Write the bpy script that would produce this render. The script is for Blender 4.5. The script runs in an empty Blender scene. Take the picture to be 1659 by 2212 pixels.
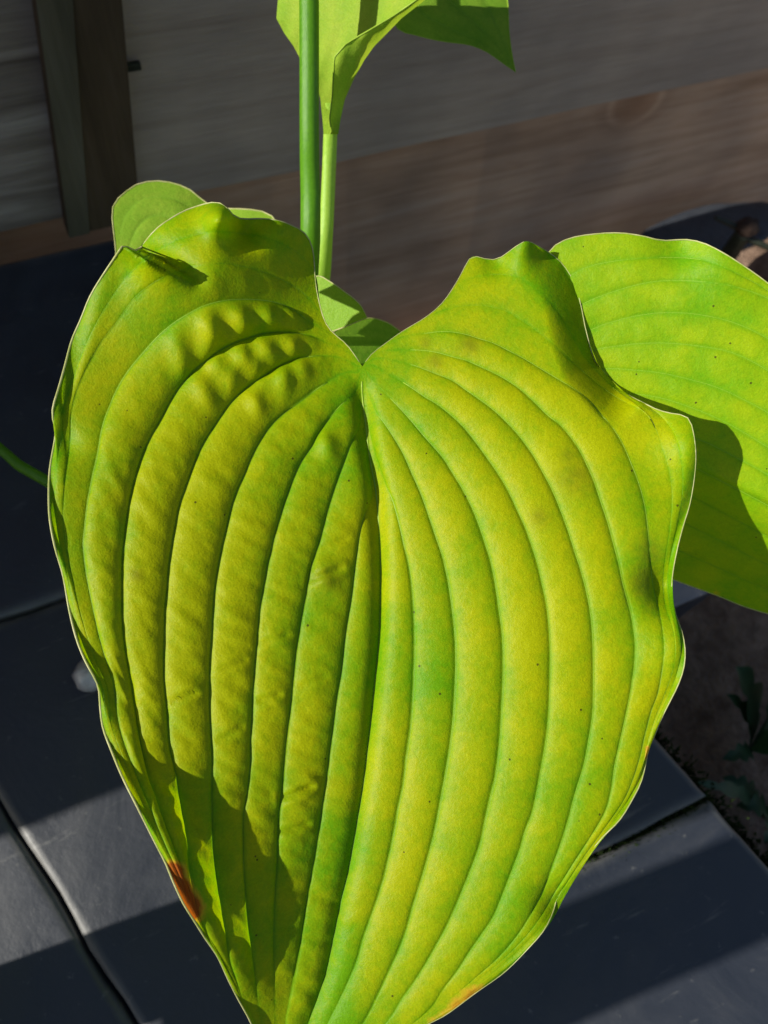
import bpy, math, random
import numpy as np
from mathutils import Matrix, Vector, noise as mnoise

random.seed(7)
rng = np.random.default_rng(7)
scene = bpy.context.scene
col = scene.collection

# ------------------------------------------------------------------ camera
PW, PH, FPX = 1659.0, 2212.0, 1700.0          # photo reading grid and focal length in its pixels
CAM_H = 0.55                                    # eye height above the paving, metres
AX = np.array([0.910, -0.319, 0.264]); AX /= np.linalg.norm(AX)     # world +x (along the fence) in camera axes right/down/forward
DN = np.array([-0.103, 0.442, 0.891]); DN -= AX * DN.dot(AX); DN /= np.linalg.norm(DN)   # straight down
AY = np.cross(AX, DN)                           # world +y (towards the fence)
RIGHT = np.array([AX[0], AY[0], -DN[0]]); DOWN = np.array([AX[1], AY[1], -DN[1]]); FWD = np.array([AX[2], AY[2], -DN[2]])
CAM = np.array([0.0, 0.0, CAM_H])

cam = bpy.data.cameras.new('camera'); cam_o = bpy.data.objects.new('camera', cam); col.objects.link(cam_o)
cam.lens = 26.0; cam.sensor_fit = 'VERTICAL'; cam.sensor_height = 26.0 * PH / FPX
m = Matrix.Identity(4)
for i in range(3):
    m[i][0] = RIGHT[i]; m[i][1] = -DOWN[i]; m[i][2] = -FWD[i]; m[i][3] = CAM[i]
cam_o.matrix_world = m
cam.clip_start = 0.01; cam.clip_end = 500
cam.dof.use_dof = True; cam.dof.focus_distance = 0.285; cam.dof.aperture_fstop = 13.0
scene.camera = cam_o
scene.render.resolution_x = 768; scene.render.resolution_y = 1024

# ------------------------------------------------------------------ light
SUN_EL = math.radians(31); SUN_BEHIND = math.radians(-5.0)   # sun from the left, along the fence
w = bpy.data.worlds.new('World'); scene.world = w; w.use_nodes = True
nt = w.node_tree; bg = nt.nodes['Background']
sky = nt.nodes.new('ShaderNodeTexSky'); sky.sky_type = 'NISHITA'; sky.sun_disc = False
sky.sun_elevation = SUN_EL; sky.sun_rotation = math.radians(270) - SUN_BEHIND
nt.links.new(sky.outputs[0], bg.inputs[0]); bg.inputs[1].default_value = 0.072
sun = bpy.data.lights.new('sun', 'SUN'); sun_o = bpy.data.objects.new('sun', sun); col.objects.link(sun_o)
sun.energy = 5.0; sun.angle = math.radians(0.5); sun.color = (1.0, 0.95, 0.85)
LDIR = Vector((math.cos(SUN_EL) * math.cos(SUN_BEHIND), math.cos(SUN_EL) * math.sin(SUN_BEHIND), -math.sin(SUN_EL)))
sun_o.rotation_euler = LDIR.to_track_quat('-Z', 'Y').to_euler()
scene.view_settings.view_transform = 'Standard'; scene.view_settings.look = 'None'
scene.view_settings.gamma = 1.0; scene.view_settings.exposure = 0.6; scene.view_settings.use_curve_mapping = False
scene.render.engine = 'CYCLES'

# ------------------------------------------------------------------ helpers
def ray(px, py):
    return (px - PW / 2) * RIGHT + (py - PH / 2) * DOWN + FPX * FWD
def at(px, py, depth):                      # point at a distance along the view axis
    return CAM + ray(px, py) * (depth / FPX)
def on_z(px, py, z):
    r = ray(px, py); return CAM + r * ((z - CAM_H) / r[2])
def on_y(px, py, y):
    r = ray(px, py); return CAM + r * (y / r[1])
def lerp(a, b, t): return a + (b - a) * t
def sstep(a, b, x):
    t = np.clip((x - a) / (b - a), 0, 1); return t * t * (3 - 2 * t)

def mesh_obj(name, verts, faces, mat, parent=None, smooth=True):
    me = bpy.data.meshes.new(name)
    off = np.array(parent['origin']) if parent is not None else np.zeros(3)
    me.from_pydata([tuple(np.asarray(v) - off) for v in verts], [], [tuple(f) for f in faces])
    me.validate(); me.update()
    if smooth: me.polygons.foreach_set('use_smooth', [True] * len(me.polygons))
    o = bpy.data.objects.new(name, me); col.objects.link(o)
    if mat: me.materials.append(mat)
    if parent is not None:
        o.parent = parent; o['origin'] = parent['origin']
    else:
        o['origin'] = (0.0, 0.0, 0.0)
    return o
def empty(name, loc, label, cat, group=None):
    o = bpy.data.objects.new(name, None); col.objects.link(o); o.location = loc; o['origin'] = tuple(float(c) for c in loc)
    o.empty_display_size = 0.02
    o['label'] = label; o['category'] = cat
    if group: o['group'] = group
    return o
def tag(o, label, cat, group=None):
    o['label'] = label; o['category'] = cat
    if group: o['group'] = group
    return o

def catmull(P, n=8):
    P = np.asarray(P, float); Q = np.vstack([2 * P[0] - P[1], P, 2 * P[-1] - P[-2]]); out = []
    for i in range(1, len(Q) - 2):
        p0, p1, p2, p3 = Q[i - 1], Q[i], Q[i + 1], Q[i + 2]
        for k in range(n):
            t = k / n
            out.append(0.5 * ((2 * p1) + (-p0 + p2) * t + (2 * p0 - 5 * p1 + 4 * p2 - p3) * t * t + (-p0 + 3 * p1 - 3 * p2 + p3) * t ** 3))
    out.append(P[-1]); return np.array(out)
def resample(P, n, sm=0):
    C = catmull(P); d = np.r_[0, np.cumsum(np.linalg.norm(np.diff(C, axis=0), axis=1))]
    t = np.linspace(0, d[-1], n); R = np.stack([np.interp(t, d, C[:, i]) for i in range(C.shape[1])], 1)
    for _ in range(sm):
        R[1:-1] = R[1:-1] * 0.5 + (R[:-2] + R[2:]) * 0.25
    return R

def tube(name, pts, radii, mat, parent=None, seg=10, squash=None, caps=True, dense=24):
    P = resample(pts, dense) if dense else np.asarray(pts, float)
    if np.isscalar(radii): radii = [radii, radii]
    rr = np.interp(np.linspace(0, 1, len(P)), np.linspace(0, 1, len(radii)), radii)
    T = np.gradient(P, axis=0); T /= np.linalg.norm(T, axis=1)[:, None] + 1e-12
    ref = np.array([0.3, -0.9, 0.2]); V = []; F = []
    n0 = np.cross(T[0], ref); n0 /= np.linalg.norm(n0)
    for i, p in enumerate(P):
        n0 = n0 - T[i] * n0.dot(T[i]); n0 /= np.linalg.norm(n0); b = np.cross(T[i], n0)
        for k in range(seg):
            a = 2 * math.pi * k / seg
            c = 1.0 if squash is None else squash
            V.append(p + rr[i] * (math.cos(a) * n0 + math.sin(a) * b * c))
    for i in range(len(P) - 1):
        for k in range(seg):
            a = i * seg + k; b2 = i * seg + (k + 1) % seg
            F.append((a, b2, b2 + seg, a + seg))
    if caps:
        F.append(tuple(range(seg))[::-1]); F.append(tuple(range((len(P) - 1) * seg, len(P) * seg)))
    return mesh_obj(name, V, F, mat, parent)

def box(name, x0, x1, y0, y1, z0, z1, mat, parent=None, bev=0.002, jit=0.0):
    import bmesh
    bm = bmesh.new(); bmesh.ops.create_cube(bm, size=1)
    for v in bm.verts:
        v.co = Vector((lerp(x0, x1, v.co.x + .5), lerp(y0, y1, v.co.y + .5), lerp(z0, z1, v.co.z + .5)))
    if bev: bmesh.ops.bevel(bm, geom=list(bm.edges), offset=bev, segments=2, affect='EDGES', profile=0.6)
    o = mesh_obj(name, [v.co[:] for v in bm.verts], [[v.index for v in f.verts] for f in bm.faces] if not bm.verts.index_update() else [], mat, parent, smooth=False)
    bm.free(); return o

SOIL_Z = -0.28
# ------------------------------------------------------------------ materials
class NT:
    def __init__(s, name):
        s.m = bpy.data.materials.new(name); s.m.use_nodes = True; s.t = s.m.node_tree; s.n = s.t.nodes
        s.b = s.n['Principled BSDF']; s.out = s.n['Material Output']
    def add(s, typ, **kw):
        n = s.n.new(typ)
        for k, v in kw.items(): setattr(n, k, v)
        return n
    def link(s, a, b): s.t.links.new(a, b)
    def coords(s, scale=(1, 1, 1), kind='Object'):
        tc = s.add('ShaderNodeTexCoord'); mp = s.add('ShaderNodeMapping'); mp.inputs['Scale'].default_value = scale
        s.link(tc.outputs[kind], mp.inputs[0]); return mp.outputs[0]
    def noise(s, co, scale, detail=4, rough=0.55, dist=0.0):
        n = s.add('ShaderNodeTexNoise'); n.inputs['Scale'].default_value = scale; n.inputs['Detail'].default_value = detail
        n.inputs['Roughness'].default_value = rough; n.inputs['Distortion'].default_value = dist
        s.link(co, n.inputs['Vector']); return n.outputs['Fac']
    def ramp(s, f, stops):
        r = s.add('ShaderNodeValToRGB'); e = r.color_ramp.elements
        while len(e) < len(stops): e.new(0.5)
        for el, (p, c) in zip(e, stops):
            el.position = p; el.color = (*c, 1) if len(c) == 3 else c
        s.link(f, r.inputs[0]); return r.outputs[0]
    def mix(s, f, a, b, blend='MIX'):
        mx = s.add('ShaderNodeMix', data_type='RGBA', blend_type=blend)
        for sock, v in ((mx.inputs[0], f), (mx.inputs[6], a), (mx.inputs[7], b)):
            if hasattr(v, 'is_linked'): s.link(v, sock)
            elif isinstance(v, (int, float)): sock.default_value = v
            else: sock.default_value = (*v, 1)
        return mx.outputs[2]
    def math(s, op, a, b=0.0, clamp=False):
        n = s.add('ShaderNodeMath', operation=op); n.use_clamp = clamp
        for sock, v in ((n.inputs[0], a), (n.inputs[1], b)):
            if hasattr(v, 'is_linked'): s.link(v, sock)
            else: sock.default_value = v
        return n.outputs[0]
    def attr(s, name):
        a = s.add('ShaderNodeAttribute'); a.attribute_name = name; return a.outputs['Fac']
    def bump(s, h, strength, dist, prev=None):
        b = s.add('ShaderNodeBump'); b.inputs['Strength'].default_value = strength; b.inputs['Distance'].default_value = dist
        s.link(h, b.inputs['Height'])
        if prev: s.link(prev, b.inputs['Normal'])
        return b.outputs[0]

def leaf_material(name, green, yellow, trans_gain=(1.25, 1.15, 0.7), tf=0.45, specks=True):
    s = NT(name); co = s.coords()
    n1 = s.noise(co, 90, 5, 0.6); n2 = s.noise(co, 420, 4, 0.6); n3 = s.noise(co, 1500, 3, 0.6)
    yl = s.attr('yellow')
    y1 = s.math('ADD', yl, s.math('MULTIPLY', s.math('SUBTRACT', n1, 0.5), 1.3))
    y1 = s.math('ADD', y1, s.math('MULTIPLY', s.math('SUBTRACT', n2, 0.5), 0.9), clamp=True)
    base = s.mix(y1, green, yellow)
    # fine cell mottling
    base = s.mix(1.0, base, s.ramp(n3, [(0.3, (0.86, 0.87, 0.85)), (0.7, (1.09, 1.08, 1.05))]), 'MULTIPLY')
    vein = s.attr('vein'); base = s.mix(s.math('MULTIPLY', vein, 0.55), base, (green[0] * .9, green[1] * .95, green[2] + .006))
    brn = s.attr('bruise'); nb = s.noise(co, 260, 4, 0.6)
    base = s.mix(s.math('MULTIPLY', s.math('MULTIPLY', brn, nb), 0.9, clamp=True), base, (0.14, 0.12, 0.008))
    sc = s.attr('scorch'); ns = s.noise(co, 300, 4, 0.6)
    sc2 = s.math('ADD', sc, s.math('MULTIPLY', s.math('SUBTRACT', ns, 0.5), 0.55))
    yel = s.ramp(sc2, [(0.28, (0, 0, 0)), (0.5, (1, 1, 1))]); brw = s.ramp(sc2, [(0.5, (0, 0, 0)), (0.72, (1, 1, 1))])
    base = s.mix(yel, base, (0.62, 0.42, 0.02)); base = s.mix(brw, base, (0.42, 0.11, 0.010))
    if specks:
        v = s.add('ShaderNodeTexVoronoi'); v.inputs['Scale'].default_value = 170; v.inputs['Randomness'].default_value = 1; s.link(co, v.inputs['Vector'])
        wn = s.add('ShaderNodeTexWhiteNoise'); s.link(v.outputs['Position'], wn.inputs['Vector'])
        keep = s.math('GREATER_THAN', wn.outputs['Value'], 0.80)
        dot = s.math('LESS_THAN', v.outputs['Distance'], 0.075)
        base = s.mix(s.math('MULTIPLY', s.math('MULTIPLY', keep, dot), 0.8), base, (0.05, 0.03, 0.008))
    s.link(base, s.b.inputs['Base Color'])
    s.b.inputs['Roughness'].default_value = 0.46; s.b.inputs['Specular IOR Level'].default_value = 0.17
    bh = s.math('ADD', s.math('MULTIPLY', n2, 1.0), s.math('MULTIPLY', n3, 0.45))
    nrm = s.bump(bh, 0.30, 0.0010)
    s.link(nrm, s.b.inputs['Normal'])
    tr = s.add('ShaderNodeBsdfTranslucent'); tcol = s.mix(1.0, base, trans_gain, 'MULTIPLY'); s.link(tcol, tr.inputs['Color']); s.link(nrm, tr.inputs['Normal'])
    mx = s.add('ShaderNodeMixShader'); mx.inputs[0].default_value = tf
    s.link(s.b.outputs[0], mx.inputs[1]); s.link(tr.outputs[0], mx.inputs[2]); s.link(mx.outputs[0], s.out.inputs['Surface'])
    return s.m

def plain(name, c1, c2, scale=60, rough=0.6, stretch=(1, 1, 1), bump=0.3, bdist=0.002, spec=0.4, tf=0.0, tcol=None):
    s = NT(name); co = s.coords(stretch); n = s.noise(co, scale, 6, 0.6, 0.3)
    c = s.ramp(n, [(0.3, c1), (0.7, c2)]); s.link(c, s.b.inputs['Base Color'])
    s.b.inputs['Roughness'].default_value = rough; s.b.inputs['Specular IOR Level'].default_value = spec
    if bump:
        n2 = s.noise(co, scale * 4, 4, 0.6); s.link(s.bump(n2, bump, bdist), s.b.inputs['Normal'])
    if tf:
        tr = s.add('ShaderNodeBsdfTranslucent'); tr.inputs[0].default_value = (*(tcol or c2), 1)
        mx = s.add('ShaderNodeMixShader'); mx.inputs[0].default_value = tf
        s.link(s.b.outputs[0], mx.inputs[1]); s.link(tr.outputs[0], mx.inputs[2]); s.link(mx.outputs[0], s.out.inputs['Surface'])
    return s.m

def wood_material(name, dark, mid, light, knot=None, grain=1.0, vertical=False):
    s = NT(name); st = (2.5, 40, 40) if not vertical else (40, 40, 2.5)
    tc = s.add('ShaderNodeTexCoord')
    pos = tc.outputs['Object']
    if knot:
        # rings round a knot: grain coordinate bends round it
        sep = s.add('ShaderNodeSeparateXYZ'); s.link(pos, sep.inputs[0])
        dx = s.math('SUBTRACT', sep.outputs[0], knot[0]); dz = s.math('SUBTRACT', sep.outputs[2], knot[1])
        d = s.math('SQRT', s.math('ADD', s.math('MULTIPLY', s.math('MULTIPLY', dx, 0.75), s.math('MULTIPLY', dx, 0.75)), s.math('MULTIPLY', dz, dz)))
        near = s.math('SUBTRACT', 1.0, s.math('DIVIDE', d, knot[2] * 1.9), clamp=True)
    mp = s.add('ShaderNodeMapping'); mp.inputs['Scale'].default_value = st; s.link(pos, mp.inputs[0])
    n = s.noise(mp.outputs[0], 1.6 * grain, 7, 0.62, 0.6); big = s.noise(pos, 7, 3, 0.5)
    fine = s.noise(mp.outputs[0], 9 * grain, 5, 0.65)
    c = s.ramp(n, [(0.28, dark), (0.5, mid), (0.75, light)])
    c = s.mix(1.0, c, s.ramp(big, [(0.3, (0.72, 0.72, 0.74)), (0.7, (1.15, 1.1, 1.05))]), 'MULTIPLY')
    c = s.mix(0.3, c, s.ramp(fine, [(0.3, (0.7, 0.7, 0.7)), (0.7, (1.15, 1.15, 1.15))]), 'MULTIPLY')
    if knot:
        core = s.ramp(s.math('ADD', s.math('DIVIDE', d, knot[2] * 2.0), s.math('MULTIPLY', s.math('SUBTRACT', big, 0.5), 0.25)), [(0.0, (0.80, 0.68, 0.60)), (0.34, (0.92, 0.82, 0.74)), (0.46, (1.16, 1.14, 1.12)), (0.58, (0.90, 0.87, 0.85)), (0.8, (1, 1, 1))])
        c = s.mix(1.0, c, core, 'MULTIPLY')
    s.link(c, s.b.inputs['Base Color']); s.b.inputs['Roughness'].default_value = 0.8; s.b.inputs['Specular IOR Level'].default_value = 0.25
    s.link(s.bump(fine, 0.5, 0.002), s.b.inputs['Normal'])
    return s.m

def slate_material(name, tint=1.0, seed=0.0):
    s = NT(name); tc = s.add('ShaderNodeTexCoord'); mp = s.add('ShaderNodeMapping'); mp.inputs['Location'].default_value = (seed, seed * .7, 0)
    mp.inputs['Rotation'].default_value = (0, 0, 0.6); s.link(tc.outputs['Object'], mp.inputs[0]); co = mp.outputs[0]
    n = s.noise(co, 14, 7, 0.62, 0.8); f = s.noise(co, 140, 5, 0.65)
    mp2 = s.add('ShaderNodeMapping'); mp2.inputs['Scale'].default_value = (9, 60, 30); mp2.inputs['Rotation'].default_value = (0, 0, 0.9); s.link(tc.outputs['Object'], mp2.inputs[0])
    scr = s.noise(mp2.outputs[0], 1.7, 5, 0.7, 0.5)
    c = s.ramp(n, [(0.25, (0.017 * tint, 0.024 * tint, 0.042 * tint)), (0.55, (0.033 * tint, 0.042 * tint, 0.064 * tint)), (0.8, (0.064 * tint, 0.070 * tint, 0.088 * tint))])
    c = s.mix(s.ramp(scr, [(0.62, (0, 0, 0)), (0.72, (0.55, 0.55, 0.55))]), c, (0.12, 0.12, 0.118))
    sp = s.ramp(f, [(0.64, (0, 0, 0)), (0.74, (0.5, 0.5, 0.5))]); c = s.mix(sp, c, (0.14, 0.14, 0.135))
    edge = s.attr('edge'); c = s.mix(s.math('MULTIPLY', edge, s.ramp(n, [(0.3, (0.25,) * 3), (0.6, (0.9,) * 3)])), c, (0.12, 0.118, 0.11))
    s.link(c, s.b.inputs['Base Color']); s.link(s.ramp(n, [(0.3, (0.42,) * 3), (0.7, (0.65,) * 3)]), s.b.inputs['Roughness'])
    s.b.inputs['Specular IOR Level'].default_value = 0.75
    hh = s.math('ADD', n, s.math('MULTIPLY', f, 0.25)); s.link(s.bump(hh, 0.35, 0.003), s.b.inputs['Normal'])
    return s.m

GREEN = (0.16, 0.40, 0.001); YELLOW = (0.45, 0.51, 0.001)
M_leaf = leaf_material('hosta_leaf_yellowing', GREEN, YELLOW, tf=0.5)
M_leaf2 = leaf_material('hosta_leaf_fresh', (0.15, 0.40, 0.003), (0.33, 0.49, 0.004))
M_leaf3 = leaf_material('hosta_leaf_pale', (0.25, 0.46, 0.03), (0.38, 0.52, 0.05), specks=False)
M_leaf_dark = leaf_material('hosta_leaf_underside', (0.14, 0.33, 0.02), (0.26, 0.45, 0.04), specks=False)
M_vein = plain('leaf_vein', (0.22, 0.38, 0.015), (0.33, 0.47, 0.04), 300, 0.5, bump=0, tf=0.25, tcol=(0.4, 0.5, 0.1))
M_rim = plain('leaf_rim', (0.36, 0.42, 0.10), (0.60, 0.56, 0.30), 250, 0.4, bump=0, tf=0.4, tcol=(0.7, 0.7, 0.4))
M_stem = plain('stem_green', (0.06, 0.20, 0.004), (0.11, 0.29, 0.010), 120, 0.4, (6, 6, 0.4), 0.25, 0.001, tf=0.3, tcol=(0.3, 0.5, 0.03))
M_petiole = plain('petiole_green', (0.26, 0.48, 0.04), (0.40, 0.60, 0.09), 120, 0.4, (6, 6, 0.4), 0.25, 0.001, tf=0.35, tcol=(0.5, 0.7, 0.08))
M_dstem = plain('stem_dark', (0.012, 0.016, 0.010), (0.022, 0.028, 0.016), 120, 0.5)
M_wood_up = wood_material('weathered_board', (0.34, 0.268, 0.21), (0.41, 0.335, 0.268), (0.47, 0.39, 0.32))
M_wood_low = wood_material('brown_board', (0.42, 0.265, 0.165), (0.56, 0.375, 0.25), (0.64, 0.47, 0.34), knot=(0.715 - 0.5, -0.07 - SOIL_Z, 0.030))
M_wood_rough = wood_material('rough_board', (0.09, 0.065, 0.05), (0.27, 0.225, 0.19), (0.56, 0.50, 0.45), grain=0.6)
M_batten = wood_material('stained_batten', (0.055, 0.038, 0.020), (0.09, 0.063, 0.035), (0.12, 0.09, 0.06), vertical=True, grain=0.7)
M_slates = [slate_material('slate_%d' % i, t, i * 3.7) for i, t in enumerate((0.48, 0.54, 0.43))]
M_soil = plain('soil', (0.13, 0.085, 0.06), (0.32, 0.22, 0.16), 45, 0.95, bump=0.9, bdist=0.01, spec=0.1)
M_moss = plain('moss', (0.012, 0.022, 0.006), (0.035, 0.060, 0.015), 160, 0.95, bump=0.8, bdist=0.004, spec=0.1)
M_weed = plain('weed_leaf', (0.012, 0.045, 0.018), (0.03, 0.09, 0.035), 80, 0.5, tf=0.2, tcol=(0.05, 0.12, 0.04))
M_boulder = plain('boulder', (0.018, 0.022, 0.030), (0.045, 0.050, 0.060), 25, 0.55, bump=0.4, bdist=0.004)
M_bark = plain('bark', (0.016, 0.008, 0.005), (0.04, 0.02, 0.012), 90, 0.85, bump=0.7)
M_pebble = plain('pebble', (0.30, 0.28, 0.27), (0.55, 0.52, 0.50), 120, 0.2, bump=0.2, spec=0.6)

# ------------------------------------------------------------------ the setting
FY = 0.60                                   # fence face
SOIL_Z = -0.28
def ground_grid(name, x0, x1, y0, y1, z, nx, ny, amp, mat, sc=9.0):
    V = []; F = []
    for j in range(ny + 1):
        for i in range(nx + 1):
            x = lerp(x0, x1, i / nx); y = lerp(y0, y1, j / ny)
            V.append((x, y, z - 0.07 * float(sstep(.38, .58, y)) + amp * mnoise.fractal(Vector((x * sc, y * sc, 0.3)), 1.0, 2.0, 5)))
    for j in range(ny):
        for i in range(nx):
            a = j * (nx + 1) + i; F.append((a, a + 1, a + nx + 2, a + nx + 1))
    o = mesh_obj(name, V, F, mat); o['kind'] = 'structure'; return o
far = mesh_obj('ground', [(-40, -40, -0.46), (40, -40, -0.46), (40, 40, -0.46), (-40, 40, -0.46)], [(0, 1, 2, 3)], M_soil, smooth=False); far['kind'] = 'structure'
ground_grid('soil_bed', -0.2, 2.2, -1.2, FY + 0.05, SOIL_Z, 120, 114, 0.02, M_soil)

# paving: joints read off the photo, slabs laid on a bedding block
def e_line(y): return 0.2743 + (-0.0053 - y) * 0.26      # slab edge towards the bed
def c_line(y): return -0.1486 + (0.1255 - y) * 0.29       # joint one slab to the left
bed_v = []
for y in (-1.3, FY - 0.02):
    for z in (-0.33, -0.032):
        bed_v += [(-2.6, y, z), (e_line(y) - 0.012, y, z)]
paving = mesh_obj('paving', bed_v, [(2, 3, 7, 6), (0, 1, 3, 2), (1, 5, 7, 3), (4, 6, 7, 5), (0, 2, 6, 4)], M_moss, smooth=False); paving['kind'] = 'structure'
TV = [0, .008, .016, .026, .04, .06] + list(np.linspace(.09, .91, 15)) + [.94, .96, .974, .984, .992, 1]
def slab(x_fn0, x_fn1, y0, y1, mat, tilt, nx=26, ny=26, th=0.03):
    V = []; F = []; E = []; g = 0.0016
    for j in range(ny + 1):
        for i in range(nx + 1):
            v = TV[j]; u = TV[i]; y = lerp(y0 + g, y1 - g, v); x = lerp(x_fn0(y) + g, x_fn1(y) - g, u)
            eu = min(u, 1 - u) * 0.38; ev = min(v, 1 - v) * 0.30; ed = min(eu, ev)
            ro = 0.0015 * max(0, 1 - ed / 0.004) ** 2
            z = tilt[0] * (u - .5) + tilt[1] * (v - .5) - ro + 0.0022 * mnoise.fractal(Vector((x * 7, y * 7, tilt[0] * 900)), 1, 2, 5) - 0.001
            if ed < 1e-6:
                n = 0.0022 * mnoise.noise(Vector((x * 45, y * 45, 2.2))); x += n; y += n
            V.append((x, y, z)); E.append(max(0.0, 1 - ed / 0.006))
    W = nx + 1
    for j in range(ny):
        for i in range(nx):
            a = j * W + i; F.append((a, a + 1, a + W + 1, a + W))
    ring = [i for i in range(W)] + [j * W + nx for j in range(1, ny + 1)] + [ny * W + i for i in range(nx - 1, -1, -1)] + [j * W for j in range(ny - 1, 0, -1)]
    b0 = len(V)
    for r in ring: V.append((V[r][0], V[r][1], V[r][2] - th)); E.append(0.3)
    for k in range(len(ring)):
        k2 = (k + 1) % len(ring); F.append((ring[k], b0 + k, b0 + k2, ring[k2]))
    o = mesh_obj('slab', V, F, mat, paving)
    at_ = o.data.attributes.new('edge', 'FLOAT', 'POINT'); at_.data.foreach_set('value', E)
    return o
ys = [-1.26, -0.96, -0.66, -0.357, -0.055, 0.2475, FY - 0.03]
k = 0
for r in range(len(ys) - 1):
    for c in range(4):
        f0 = (lambda y, c=c: c_line(y) + (e_line(y) - c_line(y)) * (-c)); f1 = (lambda y, c=c: c_line(y) + (e_line(y) - c_line(y)) * (1 - c))
        k += 1
        slab(f0, f1, ys[r], ys[r + 1], M_slates[(r * 2 + c) % 3], (random.uniform(-.002, .002), random.uniform(-.002, .002)))

# fence: lapped boards and a vertical batten
fence = empty('fence', (0.5, FY, SOIL_Z), 'weathered brown and grey timber fence of wide lapped horizontal boards', 'fence')
def board(x0, x1, z0, z1, y_low, y_top, th, mat, name='board'):
    V = []; F = []; n = 60
    for i in range(n + 1):
        x = lerp(x0, x1, i / n); wv = 0.0012 * mnoise.noise(Vector((x * 6, z0 * 10, 0)))
        V += [(x, y_low + wv, z0 + wv), (x, y_low + wv - .0, z0 + 0.003), (x, y_top + wv, z1), (x, y_top + th, z1), (x, y_low + th, z0 + wv)]
    for i in range(n):
        for k in range(5):
            a = i * 5 + k; b = i * 5 + (k + 1) % 5; F.append((a, a + 5, b + 5, b))
    F.append((0, 1, 2, 3, 4)); F.append(tuple(n * 5 + q for q in (4, 3, 2, 1, 0)))
    return mesh_obj(name, V, F, mat, fence, smooth=False)
board(0.056, 3.2, 0.002, 0.30, FY, FY + 0.016, 0.016, M_wood_up)
board(-2.2, 0.052, 0.004, 0.30, FY + 0.002, FY + 0.016, 0.016, M_wood_rough)
board(-2.2, 3.2, 0.285, 0.585, FY, FY + 0.0165, 0.016, M_wood_up)
board(-2.2, 3.2, 0.57, 0.80, FY, FY + 0.0165, 0.016, M_wood_low)
board(-2.2, 3.2, -0.42, 0.03, FY + 0.020, FY + 0.085, 0.016, M_wood_low)
def batten(name, px_top, px_bot, y0, y1, mat):
    V = []
    for y in (y0, y1):
        for (xa, ya), (xb, yb) in ((px_bot[0], px_top[0]), (px_bot[1], px_top[1])):
            p = on_y(xa, ya, FY - .01); q = on_y(xb, yb, FY - .01); t0 = (0.001 - p[2]) / (q[2] - p[2]); t1 = (0.82 - p[2]) / (q[2] - p[2])
            for t in (t0, t1): V.append((lerp(p[0], q[0], t), y, lerp(p[2], q[2], t)))
    return mesh_obj(name, V, [(0, 2, 3, 1), (4, 5, 7, 6), (0, 1, 5, 4), (2, 6, 7, 3), (1, 3, 7, 5), (0, 4, 6, 2)], mat, fence, smooth=False)
batten('batten', ((72, 0), (258, 0)), ((139, 470), (299, 470)), FY - 0.018, FY - 0.0015, M_batten)
batten('batten_strip', ((73, 0), (150, 0)), ((140, 470), (186, 470)), FY - 0.0205, FY - 0.0182, wood_material('olive_strip', (0.07, 0.065, 0.04), (0.11, 0.10, 0.065), (0.15, 0.14, 0.10), vertical=True, grain=0.7))
pn = on_y(287, 142, FY - 0.001)
box('nail', pn[0] - .006, pn[0] + .006, FY - 0.004, FY + 0.001, pn[2] - .003, pn[2] + .003, M_dstem, fence, 0.001)

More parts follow.
